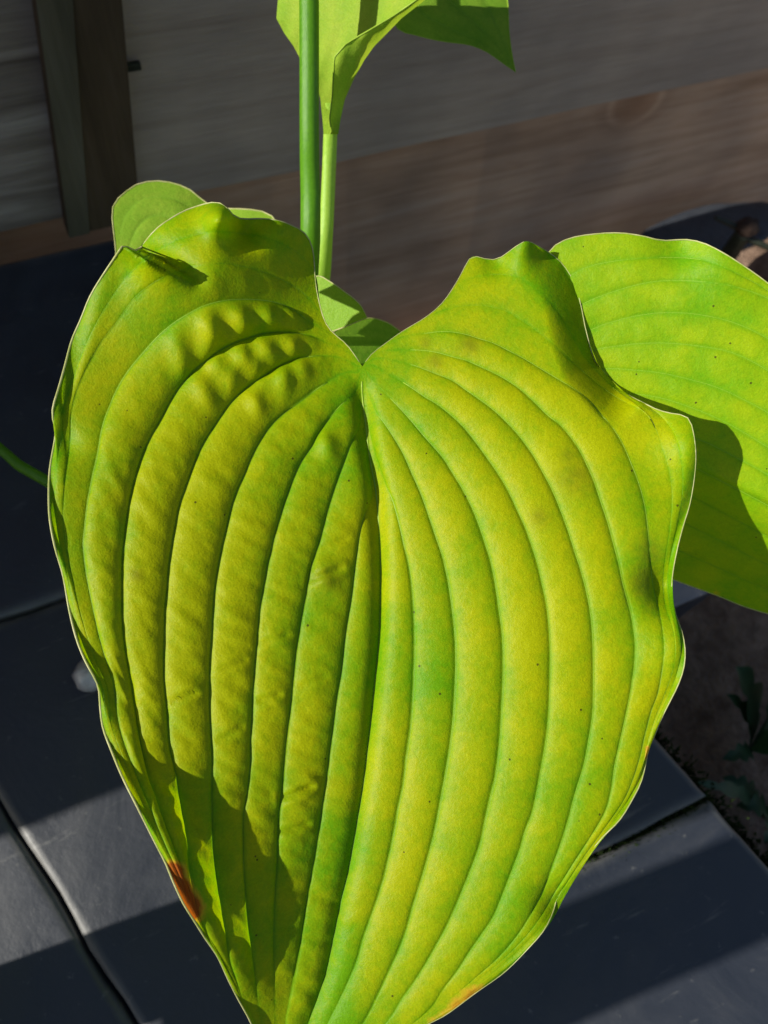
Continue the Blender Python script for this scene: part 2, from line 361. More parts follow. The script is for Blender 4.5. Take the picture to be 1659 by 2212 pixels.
# ------------------------------------------------------------------ leaves
def cr(o, pts): return [(o[0] + x * 0.29762, o[1] + y * 0.29762) for x, y in pts]
def build_leaf(name, curves, depth_fn, mat, parent, nal=300, nac=10, puff=0.1, margin_h=0.5, pucker=None, attrs=None, mid=None, veins=True, vr=0.00035, rim=0.00045, rim_mat=None, flip=1.0, smooth=3, outer=1.0, rim_left=1.0):
    """curves run base to tip, ordered from one margin across to the other, in photo pixels"""
    R = np.stack([resample(c, nal, smooth) for c in curves])          # curves x along x 2
    K = len(curves); W = (K - 1) * nac + 1
    px = np.zeros((nal, W)); py = np.zeros((nal, W)); wv = np.zeros(W); kk = np.zeros(W, int)
    for i in range(W):
        k = min(i // nac, K - 2); t = (i - k * nac) / nac
        te = 0.5 - 0.5 * math.cos(math.pi * t); te = lerp(t, te, 0.55)      # finer towards the veins
        p = lerp(R[k], R[k + 1], te); px[:, i] = p[:, 0]; py[:, i] = p[:, 1]; wv[i] = te; kk[i] = k
    tt = np.linspace(0, 1, nal)[:, None] * np.ones((1, W)); uu = (np.arange(W) / (W - 1))[None, :] * np.ones((nal, 1))
    D = depth_fn(px, py, uu, tt)
    P = CAM[None, None, :] + ((px - PW / 2)[..., None] * RIGHT + (py - PH / 2)[..., None] * DOWN + FPX * FWD) * (D / FPX)[..., None]
    du = np.gradient(P, axis=1); dv = np.gradient(P, axis=0)
    N = np.cross(du, dv); N /= np.linalg.norm(N, axis=2)[..., None] + 1e-12
    for _ in range(4):                                                   # calm the normals near the crowded base
        N[:, 1:-1] = (N[:, :-2] + 2 * N[:, 1:-1] + N[:, 2:]); N /= np.linalg.norm(N, axis=2)[..., None] + 1e-12
    view = P - CAM; s = np.sign(np.sum(N * view, axis=2)); N *= -s[..., None]       # towards the viewer
    # width of each vein interval in metres
    wid = np.zeros((nal, W))
    for k in range(K - 1):
        a = P[:, k * nac]; b = P[:, (k + 1) * nac]; d = np.linalg.norm(a - b, axis=1)
        wid[:, k * nac:(k + 1) * nac + 1] = d[:, None]
    seglen = np.linalg.norm(np.diff(P, axis=0), axis=2); arc = np.vstack([np.zeros((1, W)), np.cumsum(seglen, axis=0)])
    H = np.zeros((nal, W)); prof = np.zeros((nal, W))
    for i in range(W):
        k = kk[i]; t = wv[i]
        if k == 0: h = math.sin(math.pi * (0.08 + 0.92 * t)) * margin_h
        elif k == K - 2: h = math.sin(math.pi * (0.92 * t)) * margin_h
        else: h = (max(0, 4 * t * (1 - t))) ** 0.62
        prof[:, i] = h
    env = sstep(0.0, 0.10, tt) * (1 - 0.6 * sstep(0.9, 1.0, tt))
    pf = puff(px, py, kk[None, :]) if callable(puff) else puff
    crowd = sstep(0.0045, 0.0115, wid) * np.where((kk < 3) | (kk > K - 5), outer, 1.0)[None, :]
    H = prof * np.minimum(wid, 0.022) * pf * env * crowd
    if pucker is not None:
        H += pucker(px, py, kk[None, :] * np.ones((nal, 1)), wv[None, :] * np.ones((nal, 1)), arc) * np.clip(prof, 0, 1) * crowd
    P = P + N * (H * flip)[..., None]
    V = P.reshape(-1, 3); idx = np.arange(nal * W).reshape(nal, W)
    F = np.stack([idx[:-1, :-1], idx[:-1, 1:], idx[1:, 1:], idx[1:, :-1]], -1).reshape(-1, 4)
    o = mesh_obj(name, V, F, mat, parent)
    A = {'vein': np.clip(1 - np.minimum(wv, 1 - wv)[None, :] * wid / 0.0011, 0, 1) * crowd, 'yellow': np.full((nal, W), 0.5), 'scorch': np.zeros((nal, W)), 'bruise': np.zeros((nal, W))}
    A['vein'][:, :nac] *= sstep(0.3, 0.7, np.linspace(0, 1, nac))[None, :]; A['vein'][:, -nac:] *= sstep(0.3, 0.7, np.linspace(1, 0, nac))[None, :]
    if attrs: A.update(attrs(px, py, kk[None, :] * np.ones((nal, 1)), wv[None, :] * np.ones((nal, 1)), uu, tt))
    for nme, arr in A.items():
        a = o.data.attributes.new(nme, 'FLOAT', 'POINT'); a.data.foreach_set('value', np.clip(arr, 0, 1).astype(np.float32).ravel())
    if veins:
        for k in range(1, K - 1):
            i = k * nac; r0 = vr * (1.9 if k == mid else 1.0) * (outer if (k < 3 or k > K - 4) else 1.0)
            j0 = int(nal * (0.02 if k == mid else 0.05)); j1 = int(nal * (0.985 if k == mid else 0.93))
            pts = P[j0:j1:4, i] - N[j0:j1:4, i] * (r0 * 0.45)
            wl = np.minimum(wid[:, i - 2], wid[:, i + 2]) if k != mid else np.full(nal, 1.0)
            rad = r0 * np.interp(np.linspace(0, 1, len(pts)), [0, .3, .7, 1], [1, .9, .7, .25]) * np.clip(sstep(0.003, 0.008, wl[j0:j1:4]), .02, 1)
            if len(pts) > 3: tube('vein', pts, rad, M_vein, o, seg=6, dense=0)
    if rim:
        for i in (0, W - 1):
            rk = rim * (rim_left if i == 0 else 1.0); tube('rim', P[2::3, i], [rk * .5, rk, rk, rk * .5], rim_mat or M_rim, o, seg=6, dense=0)
    return o, P, N

CROWN = (0.135, 0.335, SOIL_Z)
hosta = empty('hosta_plant', CROWN, 'large yellow-green hosta with ribbed heart-shaped leaves growing beside the fence', 'plant')

# ---- main leaf, traced vein by vein
C1, C2, C3, C4 = (82.3, 411.5), (411.5, 411.5), (768, 493.7), (1097.2, 493.7)
C5, C6, C7, C8 = (82.3, 877.8), (493.7, 877.8), (932.6, 877.8), (1152, 877.8)
D1, D2, D3, D4, D5 = (164.6, 1316.6), (603.5, 1316.6), (1042.3, 1316.6), (329.2, 1718.2), (768, 1718.2)
B0 = (783, 792)
TIP = (655, 2400)
mid = [B0, (782, 845), (790, 916), (800, 997), (809, 1041), (815, 1086), (820, 1160), (822, 1235), (821, 1309), (819, 1376), (812, 1450), (801, 1555), (794, 1614), (785, 1689), (773, 1763)] + cr(D4, [(1470, 280), (1420, 550), (1360, 800), (1310, 1050), (1260, 1280), (1190, 1490), (1130, 1659)]) + [(650, 2290), TIP]
r1 = [B0, (786, 860), (798, 930), (812, 985), (821, 1010), (836, 1053), (849, 1083), (863, 1134), (872, 1175), (881, 1214), (889, 1265), (893, 1320), (895, 1376), (894, 1450), (888, 1555), (877, 1638), (870, 1698), (859, 1748)] + cr(D5, [(290, 200), (245, 430), (180, 680), (110, 880), (50, 1050)]) + cr(D4, [(1490, 1180), (1430, 1330), (1350, 1500), (1280, 1640)]) + [(680, 2270), (660, 2340), TIP]
r2 = [B0, (795, 840), (813, 890), (836, 922), (869, 976), (892, 1027), (910, 1068), (925, 1110), (940, 1155), (955, 1199), (967, 1250), (976, 1310)] + cr(D2, [(1275, 200), (1280, 400), (1270, 650), (1255, 850), (1225, 1070), (1185, 1300)]) + cr(D5, [(580, 230), (530, 430), (480, 600), (420, 790), (370, 970), (310, 1130), (240, 1280), (160, 1450), (50, 1659)]) + [(725, 2290), (682, 2350), TIP]
r3 = [B0, (800, 815), (819, 836)] + cr(C3, [(300, 1280), (400, 1390), (500, 1510)]) + cr(C7, [(80, 370), (150, 480), (230, 610), (300, 750), (350, 880), (390, 1000), (430, 1130), (460, 1280)]) + cr(D3, [(120, 0), (145, 200), (150, 450), (140, 700), (125, 950), (95, 1200)]) + cr(D5, [(980, 0), (940, 180), (910, 330), (860, 480), (780, 680), (720, 820), (660, 950), (600, 1060), (520, 1200), (440, 1330), (340, 1470), (230, 1640)]) + [(760, 2285), (700, 2350), TIP]
r4 = [B0, (807, 788)] + cr(C3, [(190, 1030), (300, 1090), (400, 1150), (500, 1220), (600, 1280)]) + cr(C7, [(160, 80), (240, 160), (320, 260), (400, 370), (490, 500), (560, 620), (620, 750), (680, 880), (730, 1020), (770, 1150), (800, 1280)]) + cr(D3, [(470, 0), (490, 250), (490, 480), (480, 760), (455, 980), (420, 1180)]) + cr(D5, [(1310, 0), (1280, 130), (1230, 260), (1190, 400), (1130, 560), (1060, 740), (1000, 880), (920, 1000), (830, 1130), (740, 1270), (640, 1400), (530, 1560)]) + [(850, 2242), (760, 2305), (700, 2360), TIP]
r5 = [B0, (812, 773)] + cr(C3, [(300, 960), (400, 985), (500, 1020), (600, 1060), (700, 1100), (800, 1170), (900, 1240)]) + cr(C7, [(430, 10), (530, 100), (640, 220), (740, 360), (830, 520), (890, 640), (950, 790), (1000, 930), (1040, 1060), (1080, 1180), (1120, 1330)]) + cr(D3, [(780, 0), (800, 200), (805, 500), (800, 750), (770, 950), (735, 1130)]) + cr(D5, [(1590, 0), (1540, 190), (1490, 350), (1430, 510), (1360, 690), (1310, 790)]) + [(1125, 2010), (1080, 2065), (1030, 2110), (970, 2160), (900, 2210), (800, 2282), (715, 2358), TIP]
r6 = [B0, (812, 761)] + cr(C3, [(300, 882), (400, 880), (500, 885), (600, 900), (700, 930), (800, 955), (900, 1000), (1000, 1045), (1100, 1100), (1200, 1170), (1300, 1260), (1400, 1360)]) + cr(C7, [(940, 140), (1050, 280), (1120, 410), (1180, 550), (1230, 700), (1280, 850), (1320, 1000), (1360, 1150), (1390, 1300)]) + cr(D3, [(1070, 0), (1105, 200), (1105, 380), (1075, 590), (1050, 720), (1000, 950), (960, 1130), (930, 1330), (870, 1510)]) + [(1240, 1862), (1200, 1925), (1165, 1985), (1120, 2040), (1060, 2095), (990, 2150), (910, 2210), (805, 2285), (716, 2362), TIP]
r7 = [B0, (806, 765)] + cr(C3, [(200, 850), (300, 800), (400, 770), (500, 762), (600, 748), (700, 750), (800, 768), (900, 800), (1000, 830), (1100, 880), (1200, 930), (1300, 990), (1400, 1050), (1500, 1110)]) + cr(C4, [(520, 1190), (600, 1260), (700, 1380)]) + cr(C7, [(1290, 120), (1380, 260), (1450, 420), (1510, 580), (1550, 740), (1570, 900)]) + [(1402, 1169), (1406, 1230), (1412, 1275), (1424, 1320)] + cr(D3, [(1310, 150), (1320, 300), (1300, 480), (1270, 620), (1230, 720)]) + [(1393, 1590), (1380, 1645), (1352, 1720), (1305, 1790), (1258, 1855), (1213, 1925), (1180, 1985), (1130, 2042), (1066, 2100), (995, 2155), (913, 2213), (808, 2288), (717, 2365), TIP]
r8 = [B0, (803, 766), (840, 742), (880, 712), (917, 687)] + cr(C3, [(600, 605), (700, 575), (800, 558), (900, 555), (1000, 570), (1100, 600), (1200, 660), (1300, 730), (1400, 810), (1500, 900)]) + cr(C4, [(560, 1050), (640, 1120)]) + [(1335, 860), (1372, 878), (1401, 896), (1419, 931), (1430, 965), (1448, 1026), (1452, 1086), (1446, 1150), (1436, 1210), (1432, 1260), (1438, 1310), (1455, 1360), (1460, 1405), (1452, 1455), (1432, 1510), (1412, 1560), (1398, 1610), (1386, 1660), (1358, 1724), (1310, 1795), (1262, 1860), (1216, 1930), (1184, 1988), (1134, 2045), (1070, 2103), (998, 2158), (915, 2216), (810, 2290), (718, 2367), TIP]
r9 = [B0, (801, 767), (838, 741), (876, 714), (922, 684), (955, 657), (980, 628), (1006, 604), (1036, 596), (1080, 592), (1125, 600), (1152, 622), (1182, 645), (1208, 680), (1232, 720), (1258, 765), (1290, 803), (1325, 838), (1370, 868), (1420, 893), (1448, 912), (1462, 950), (1474, 1010), (1474, 1070), (1464, 1130), (1450, 1190), (1442, 1245), (1444, 1290), (1456, 1335), (1469, 1375), (1471, 1410), (1464, 1450), (1448, 1495), (1424, 1545), (1407, 1592), (1393, 1640), (1380, 1685), (1350, 1740), (1305, 1803), (1262, 1868), (1221, 1935), (1190, 1992), (1138, 2050), (1074, 2107), (1001, 2161), (917, 2219), (812, 2292), (718, 2369), TIP]
rm = [B0, (800, 767), (835, 740), (870, 715), (920, 685), (955, 655), (980, 620), (1000, 585), (1015, 556), (1030, 553), (1050, 560), (1075, 560), (1100, 543), (1135, 520), (1160, 530), (1185, 545), (1215, 570), (1240, 610), (1255, 660), (1265, 710), (1275, 750), (1285, 780), (1310, 810), (1335, 838), (1360, 855), (1390, 870), (1420, 885), (1450, 893), (1485, 900), (1497, 930), (1503, 980), (1500, 1030), (1490, 1090), (1475, 1140), (1460, 1200), (1452, 1250), (1452, 1290), (1460, 1330), (1472, 1360), (1480, 1400), (1478, 1440), (1465, 1480), (1445, 1520), (1425, 1560), (1413, 1592), (1400, 1620), (1395, 1650), (1385, 1690), (1370, 1720), (1340, 1770), (1300, 1810), (1270, 1850), (1250, 1880), (1215, 1910), (1203, 1940), (1195, 1970), (1175, 2010), (1140, 2050), (1090, 2100), (1030, 2143), (964, 2192), (925, 2212), (880, 2240), (812, 2295), (720, 2370), TIP]

l1 = [B0, (779, 845), (786, 916), (795, 997), (802, 1041), (802, 1075), (791, 1101), (782, 1131), (776, 1160), (772, 1190), (766, 1235), (761, 1280), (755, 1318)] + cr(D2, [(480, 180), (450, 450), (415, 650), (390, 850), (365, 1030), (345, 1200), (310, 1430)]) + cr(D4, [(1215, 200), (1180, 420), (1130, 690), (1100, 880), (1070, 1080), (1030, 1290), (990, 1500), (965, 1659)]) + [(617, 2290), (635, 2355), TIP]
l2 = [B0, (776, 845), (780, 895), (776, 925), (763, 947), (752, 976), (741, 1006), (729, 1038), (715, 1080), (706, 1110), (699, 1137), (690, 1170), (681, 1196), (672, 1223), (666, 1250), (660, 1288), (654, 1318), (645, 1371)] + cr(D2, [(115, 350), (95, 560), (75, 750), (55, 900), (35, 1100), (20, 1280)]) + cr(D4, [(920, 100), (910, 250), (905, 480), (890, 700), (880, 960), (880, 1200), (885, 1400), (895, 1659)]) + [(604, 2290), (628, 2355), TIP]
l3 = [B0, (774, 830), (765, 853), (745, 867), (727, 885), (711, 905), (696, 925), (684, 943), (672, 967), (657, 988), (642, 1015), (628, 1050), (613, 1092), (601, 1131), (592, 1160), (586, 1190), (578, 1220), (572, 1256), (565, 1294), (561, 1320)] + cr(D1, [(1315, 200), (1300, 370), (1290, 500), (1280, 650), (1275, 800), (1265, 950), (1265, 1100), (1245, 1300), (1213, 1500)]) + cr(D4, [(660, 440), (672, 680), (700, 1000), (735, 1250), (760, 1450), (795, 1659)]) + [(588, 2290), (622, 2358), TIP]
l4 = [B0, (773, 806), (758, 803), (733, 809), (709, 825), (685, 840), (661, 858), (637, 876)] + cr(C6, [(390, 60), (300, 150), (220, 270), (160, 390), (110, 510), (60, 620), (20, 740)]) + cr(C5, [(1360, 920), (1330, 1050), (1310, 1150), (1290, 1270), (1275, 1420)]) + cr(D1, [(985, 200), (970, 400), (970, 600), (970, 750), (980, 950), (988, 1080), (985, 1200), (985, 1400)]) + cr(D4, [(435, 300), (450, 500), (475, 700), (500, 850), (530, 1020), (560, 1200), (605, 1330), (655, 1480)]) + [(548, 2205), (578, 2290), (616, 2360), TIP]
l5 = [B0, (770, 790), (748, 777), (724, 770), (694, 768), (664, 771), (644, 774), (620, 783), (596, 795), (578, 807), (554, 822), (530, 840), (510, 858), (489, 882)] + cr(C5, [(1310, 100), (1250, 190), (1190, 290), (1140, 400), (1100, 510), (1060, 620), (1020, 740), (1000, 850), (980, 960), (960, 1080), (945, 1200), (935, 1350)]) + cr(D1, [(645, 0), (640, 200), (635, 400), (640, 550), (660, 750), (670, 930), (690, 1060), (725, 1200), (745, 1350), (770, 1500)]) + cr(D4, [(250, 350), (260, 520), (290, 680), (325, 830)]) + [(440, 2005), (460, 2040), (480, 2075), (499, 2112), (522, 2160), (546, 2208), (575, 2290), (613, 2362), TIP]
l6 = [B0, (768, 775), (736, 748), (709, 742), (679, 727), (650, 721), (620, 718), (590, 718), (560, 722), (536, 730), (513, 737), (489, 748)] + cr(C1, [(1300, 1170), (1200, 1250), (1120, 1320), (1040, 1410), (980, 1500), (930, 1590)]) + cr(C5, [(880, 120), (820, 220), (770, 330), (730, 440), (700, 540), (680, 620), (660, 720), (640, 850), (625, 980), (615, 1080), (610, 1200), (610, 1400)]) + [(264, 1330), (268, 1385), (275, 1430), (284, 1475), (290, 1520), (297, 1570), (306, 1620), (322, 1690), (345, 1755), (368, 1815), (392, 1880), (412, 1935), (436, 1990), (457, 2033), (478, 2072), (497, 2112), (521, 2162), (545, 2210), (574, 2290), (612, 2362), TIP]
l7 = [B0, (765, 770), (740, 745), (715, 722), (690, 706), (661, 690), (637, 671), (608, 657), (578, 650), (545, 647), (515, 647), (484, 649), (439, 661)] + cr(C1, [(1100, 890), (1000, 950), (900, 1030), (830, 1100), (770, 1170), (700, 1250), (640, 1330), (590, 1410), (550, 1490)]) + cr(C5, [(520, 0), (480, 100), (455, 200), (440, 300), (420, 400), (400, 480), (380, 580), (360, 680), (345, 800), (335, 900), (325, 1000), (340, 1150), (360, 1280)]) + [(200, 1310), (213, 1370), (230, 1430), (246, 1485), (252, 1545), (268, 1605), (296, 1680), (330, 1762), (360, 1832), (388, 1892), (408, 1940), (433, 1992), (455, 2034), (476, 2071), (496, 2113), (520, 2163), (544, 2211), (573, 2290), (611, 2363), TIP]
l8 = [B0, (762, 765), (737, 740), (714, 712), (698, 685), (680, 660), (655, 632), (620, 610), (585, 593), (550, 581), (514, 574), (484, 569), (445, 572), (410, 577), (383, 587), (350, 600), (318, 620), (288, 645), (268, 673), (249, 700), (225, 730), (205, 762), (186, 797), (171, 830), (158, 868), (152, 905), (152, 940), (148, 985), (141, 1030), (137, 1080), (136, 1131), (142, 1180), (150, 1225), (160, 1270), (172, 1320), (188, 1375), (207, 1430), (230, 1480), (235, 1525), (241, 1570), (258, 1618), (285, 1685), (320, 1765), (353, 1835), (381, 1894), (405, 1941), (430, 1993), (453, 2035), (474, 2070), (494, 2113), (518, 2163), (543, 2212), (572, 2290), (610, 2363), TIP]
l9 = [B0, (761, 762), (735, 737), (711, 708), (696, 680), (689, 640), (684, 600), (668, 570), (642, 545), (600, 522), (560, 510), (520, 505), (484, 500), (448, 501), (410, 511), (380, 521), (350, 534), (326, 548), (306, 566), (286, 585), (264, 610), (240, 645), (212, 690), (190, 735), (172, 780), (155, 830), (138, 875), (130, 905), (136, 930), (130, 962), (122, 1010), (118, 1060), (120, 1120), (129, 1178), (141, 1225), (150, 1262), (160, 1320), (175, 1380), (195, 1430), (221, 1480), (226, 1520), (232, 1570), (249, 1619), (275, 1682), (310, 1757), (340, 1817), (367, 1870), (382, 1905), (403, 1953), (428, 1994), (451, 2034), (473, 2069), (493, 2113), (517, 2163), (543, 2212), (571, 2290), (609, 2364), TIP]
lm = [B0, (760, 758), (745, 740), (715, 715), (700, 690), (690, 655), (683, 620), (680, 590), (678, 555), (672, 525), (655, 500), (630, 487), (600, 476), (560, 472), (520, 473), (500, 462), (487, 445), (470, 437), (445, 440), (400, 455), (365, 475), (340, 493), (312, 524), (300, 541), (284, 541), (266, 527), (255, 545), (225, 590), (195, 640), (175, 690), (155, 735), (140, 790), (126, 840), (114, 880), (114, 906), (121, 930), (117, 960), (108, 1010), (105, 1060), (107, 1120), (118, 1180), (132, 1225), (140, 1260), (150, 1320), (165, 1380), (185, 1430), (212, 1480), (216, 1520), (222, 1570), (240, 1620), (265, 1680), (300, 1750), (330, 1810), (358, 1865), (372, 1900), (395, 1950), (420, 1990), (445, 2030), (470, 2066), (490, 2110), (515, 2160), (543, 2212), (570, 2290), (608, 2365), TIP]
main_curves = [lm, l9, l8, l7, l6, l5, l4, l3, l2, l1, mid, r1, r2, r3, r4, r5, r6, r7, r8, r9, rm]
MIDK = 10
_my = np.array([p[1] for p in mid]); _mx = np.array([p[0] for p in mid])
_lmm = [p for p in lm if p[1] > 900]; _ly = np.array([p[1] for p in _lmm]); _lx = np.array([p[0] for p in _lmm])
DBUMPS = [(1432, 1265, 45, .010), (1490, 960, 60, -.006), (1470, 1400, 60, -.004), (1205, 1945, 45, .005), (1140, 520, 50, -.004), (1075, 562, 30, .003),
          (520, 500, 34, .008), (480, 470, 36, -.016), (600, 490, 40, -.006), (138, 955, 34, .003), (250, 1500, 40, .002), (690, 560, 60, .004)]
def poly_dist(px, py, pts):
    best = np.full(px.shape, 1e9); al = np.zeros(px.shape); L0 = 0.0
    for (ax, ay), (bx, by) in zip(pts[:-1], pts[1:]):
        dx, dy = bx - ax, by - ay; L = math.hypot(dx, dy); t = np.clip(((px - ax) * dx + (py - ay) * dy) / L ** 2, 0, 1)
        q = np.hypot(px - ax - t * dx, py - ay - t * dy); al = np.where(q < best, L0 + t * L, al); best = np.minimum(best, q); L0 += L
    return best, al, L0
def d_leaf2(px, py, uu, tt):
    s = (py - 960) - 0.45 * (px - 1400)            # signed distance across the midrib, down positive
    d = 0.317 - 0.000022 * (px - 1400) - 0.000036 * np.maximum(-s, 0) + 0.00024 * np.maximum(s, 0)
    d = d + 4e-8 * np.maximum(-s - 250, 0) ** 2
    for bx, by, r, a in ((1470, 530, 40, .004), (1560, 560, 60, -.003)): d = d + a * np.exp(-((px - bx) ** 2 + (py - by) ** 2) / (2 * r * r))
    return d
def d_main(px, py, uu, tt):
    mx = np.interp(py, _my, _mx, left=783)
    s = px - mx
    dm = 0.302 - 0.030 * np.clip((py - 790) / 1600, -0.4, 1.2) + 0.006 * np.clip((py - 1700) / 700, 0, 1) ** 2
    L = np.sqrt(np.minimum(s, 0) ** 2 + 70 ** 2) - 70; Rr = np.sqrt(np.maximum(s, 0) ** 2 + 70 ** 2) - 70
    low = sstep(1500, 2150, py)
    d = dm - (0.000046 + 0.000054 * low) * L - 0.000018 * Rr + 3.2e-8 * np.maximum(Rr - 260, 0) ** 2
    d = d - 0.0185 * np.exp(-(np.maximum(px - 430, 0) / 190.) ** 2 - (np.maximum(430 - px, 0) / 260.) ** 2 - (np.maximum(py - 560, 0) / 175.) ** 2 - (np.maximum(560 - py, 0) / 150.) ** 2)
    d = d + 0.0045 * np.exp(-(s / 22.) ** 2) * (1 - 0.6 * sstep(900, 2000, py)) * sstep(800, 880, py)      # sunken midrib
    for bx, by, r, a in DBUMPS: d = d + a * np.exp(-((px - bx) ** 2 + (py - by) ** 2) / (2 * (r * .75) ** 2))
    fa = (px - 255) * .875 + (py - 520) * .484; fq = (px - 255) * .484 - (py - 520) * .875
    d = d + 0.013 * sstep(-8, 10, fq) * np.exp(-np.maximum(fq - 10, 0) / 45.) * sstep(-30, 10, fa) * sstep(230, 90, fa)
    d = d - 0.012 * np.exp(-np.abs(fq + 6) / 26.) * sstep(-30, 10, fa) * sstep(200, 60, fa) * (fq < 0)
    # right lobe rolls down on to the leaf behind it
    q, al, Lq = poly_dist(px, py, [(1135, 518), (1185, 545), (1215, 570), (1240, 610), (1255, 660), (1265, 710), (1275, 750), (1285, 780), (1310, 810), (1335, 838), (1390, 872)])
    wq = np.clip(1 - q / 80., 0, 1) ** 1.7 * sstep(0, 60, al) * sstep(Lq, Lq - 75, al)
    d = lerp(d, d_leaf2(px, py, uu, tt) - 0.0012, wq)
    # rolled-up lower left margin
    ed = px - np.interp(py, _ly, _lx)
    d = d - 0.0066 * sstep(105, 15, ed) * sstep(1560, 1760, py) * sstep(2190, 2020, py)
    d = d - 0.0030 * sstep(80, 10, ed) * sstep(1400, 1480, py) * sstep(1620, 1540, py)
    # gentle long ruffle of the margins
    mar = np.clip(np.abs(uu - .5) * 2 - 0.72, 0, 1) / 0.28
    d = d + 0.0016 * mar ** 2 * np.sin(tt * 61 + 1.3 * np.sign(uu - .5)) * sstep(.05, .2, tt)
    return d
def n2(x, y, z=0.0):
    f = np.frompyfunc(lambda a, b, c: mnoise.noise(Vector((a, b, c))), 3, 1)
    return f(x, y, z).astype(float)
def puff_main(px, py, k):
    left = sstep(860, 700, px + 0 * py)
    return 0.138 + 0.0 * left - 0.055 * sstep(1050, 1400, px) 
PH_K = rng.uniform(0, 6.28, 40); LA_K = rng.uniform(0.85, 1.25, 40)
CREASES = [(610, 1722, 668, 1696, 1.), (606, 1795, 660, 1778, .7), (672, 1252, 735, 1228, .8), (370, 1515, 420, 1495, .7), (560, 1512, 600, 1500, .6), (480, 1445, 530, 1425, .4), (470, 1600, 520, 1570, .4), (560, 1390, 620, 1372, .4), (700, 1180, 745, 1165, .3), (648, 1480, 700, 1462, .3)]
PUCKERS = [(405, 548, .6), (455, 522, .7), (486, 540, .5), (458, 614, 1.), (527, 607, 1.), (590, 617, .9), (385, 745, .5), (452, 708, 1.), (515, 692, 1.), (577, 690, 1.), (640, 692, 1.),
           (402, 800, .6), (456, 772, .8), (515, 762, .9), (566, 750, .9), (625, 742, .7), (682, 742, .5), (440, 848, .5), (500, 820, .6), (556, 806, .8), (604, 797, .8), (648, 790, .6), (604, 830, .5), (548, 872, .6), (700, 960, .7), (690, 1240, .5)]
def pucker_main(px, py, k, w, arc):
    ki = k.astype(int)
    lobe = np.exp(-((px - 545) / 150.) ** 2 - ((py - 655) / 125.) ** 2)
    leftm = sstep(830, 640, px) * sstep(760, 1000, py)
    amp = 0.0003 * lobe + 0.00004 * leftm + 0.00003
    wob = n2(px[::1, :] / 90., py / 90., 4.1)
    ph = arc / (0.0108 * LA_K[ki]) * 2 * np.pi + PH_K[ki] + 4.2 * wob + (w - .5) * 3.0
    b = np.sin(ph); b = np.sign(b) * np.abs(b) ** 0.75
    irr = n2((px + py * .35) / 75., (py - px * .35) / 30., 9.0) * 0.0005 * (0.3 + leftm + .4 * lobe) + n2(px / 16., py / 20., 2.0) * 0.00014 * (0.3 + leftm)
    for (ax, ay, bx, by, a) in CREASES:
        q, al, Lq = poly_dist(px, py, [(ax, ay), (bx, by)])
        irr = irr - a * 0.0011 * np.exp(-(q / 5.5) ** 2) + a * 0.0008 * np.exp(-((q - 14) / 9.) ** 2)
    for bx, by, a in PUCKERS:
        dx = px - bx; dy = py - by; u = dx * .42 + dy * .91; v = dx * .91 - dy * .42
        irr = irr + a * 0.0034 * np.exp(-(np.abs(u) / 36.) ** 2.6 - (np.abs(v) / 21.) ** 2)
    return amp * b * (0.55 + 0.9 * np.clip(n2(px / 140., py / 140., 7.7) + .3, 0, 1)) + irr
def attrs_main(px, py, k, w, uu, tt):
    c = np.clip(4 * w * (1 - w), 0, 1)
    big = n2(px / 260., py / 260., 1.0); sm = n2(px / 70., py / 110., 5.0)
    y = 0.30 + 0.34 * c ** .6 + 0.45 * big + 0.35 * sm
    y += 0.30 * np.exp(-((px - 350) / 230.) ** 2 - ((py - 1150) / 480.) ** 2) + 0.35 * np.exp(-((px - 1200) / 230.) ** 2 - ((py - 950) / 380.) ** 2)
    y += 0.25 * np.exp(-((px - 520) / 170.) ** 2 - ((py - 660) / 160.) ** 2)  # extra yellow over the left lobe stands in for sunlight on the puckers
    y += 0.25 * np.exp(-((px - 520) / 140.) ** 2 - ((py - 1400) / 330.) ** 2)
    mar = np.clip(np.abs(uu - .5) * 2 - 0.78, 0, 1) / 0.22
    y -= 0.55 * sstep(0.2, .8, mar) * sstep(.06, .2, tt) * (0.6 + sm)
    y -= 0.35 * np.exp(-((px - 740) / 80.) ** 2) * sstep(1500, 1900, py) + 0.3 * sstep(250, 60, np.hypot(px - 800, py - 860))
    sc = np.zeros_like(px)
    for (ax, ay, bx, by, r, a) in ((372, 1885, 412, 1968, 25, 1.15), (985, 2175, 1030, 2142, 24, .60), (930, 2208, 985, 2175, 16, .42), (1399, 1615, 1396, 1640, 6, .6)):
        d = np.array([bx - ax, by - ay], float); L = d.dot(d); t = np.clip(((px - ax) * d[0] + (py - ay) * d[1]) / L, 0, 1)
        sc = np.maximum(sc, a * np.exp(-((px - ax - t * d[0]) ** 2 + (py - ay - t * d[1]) ** 2) / (1.1 * r * r)))
    br = np.zeros_like(px)
    for (bx, by, r, a) in ((1015, 745, 16, .9), (940, 782, 12, .8), (920, 740, 10, .6), (1240, 1035, 26, .8), (1165, 1120, 16, .7), (1400, 1190, 24, .9), (1290, 800, 30, .7), (1260, 690, 30, .5), (1225, 985, 14, .6), (1390, 1250, 25, .8), (700, 1250, 24, .7), (295, 1242, 9, 1)):
        br = np.maximum(br, a * np.exp(-((px - bx) ** 2 + (py - by) ** 2) / (2. * r * r)))
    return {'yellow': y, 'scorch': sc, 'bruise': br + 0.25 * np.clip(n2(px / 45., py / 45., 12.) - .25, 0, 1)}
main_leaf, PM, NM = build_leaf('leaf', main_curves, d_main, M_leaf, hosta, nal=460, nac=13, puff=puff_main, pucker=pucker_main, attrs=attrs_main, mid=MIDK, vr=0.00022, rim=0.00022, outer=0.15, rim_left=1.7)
main_leaf['label'] = 'big heart-shaped leaf turning yellow, with a rusty scorched patch on its edge'

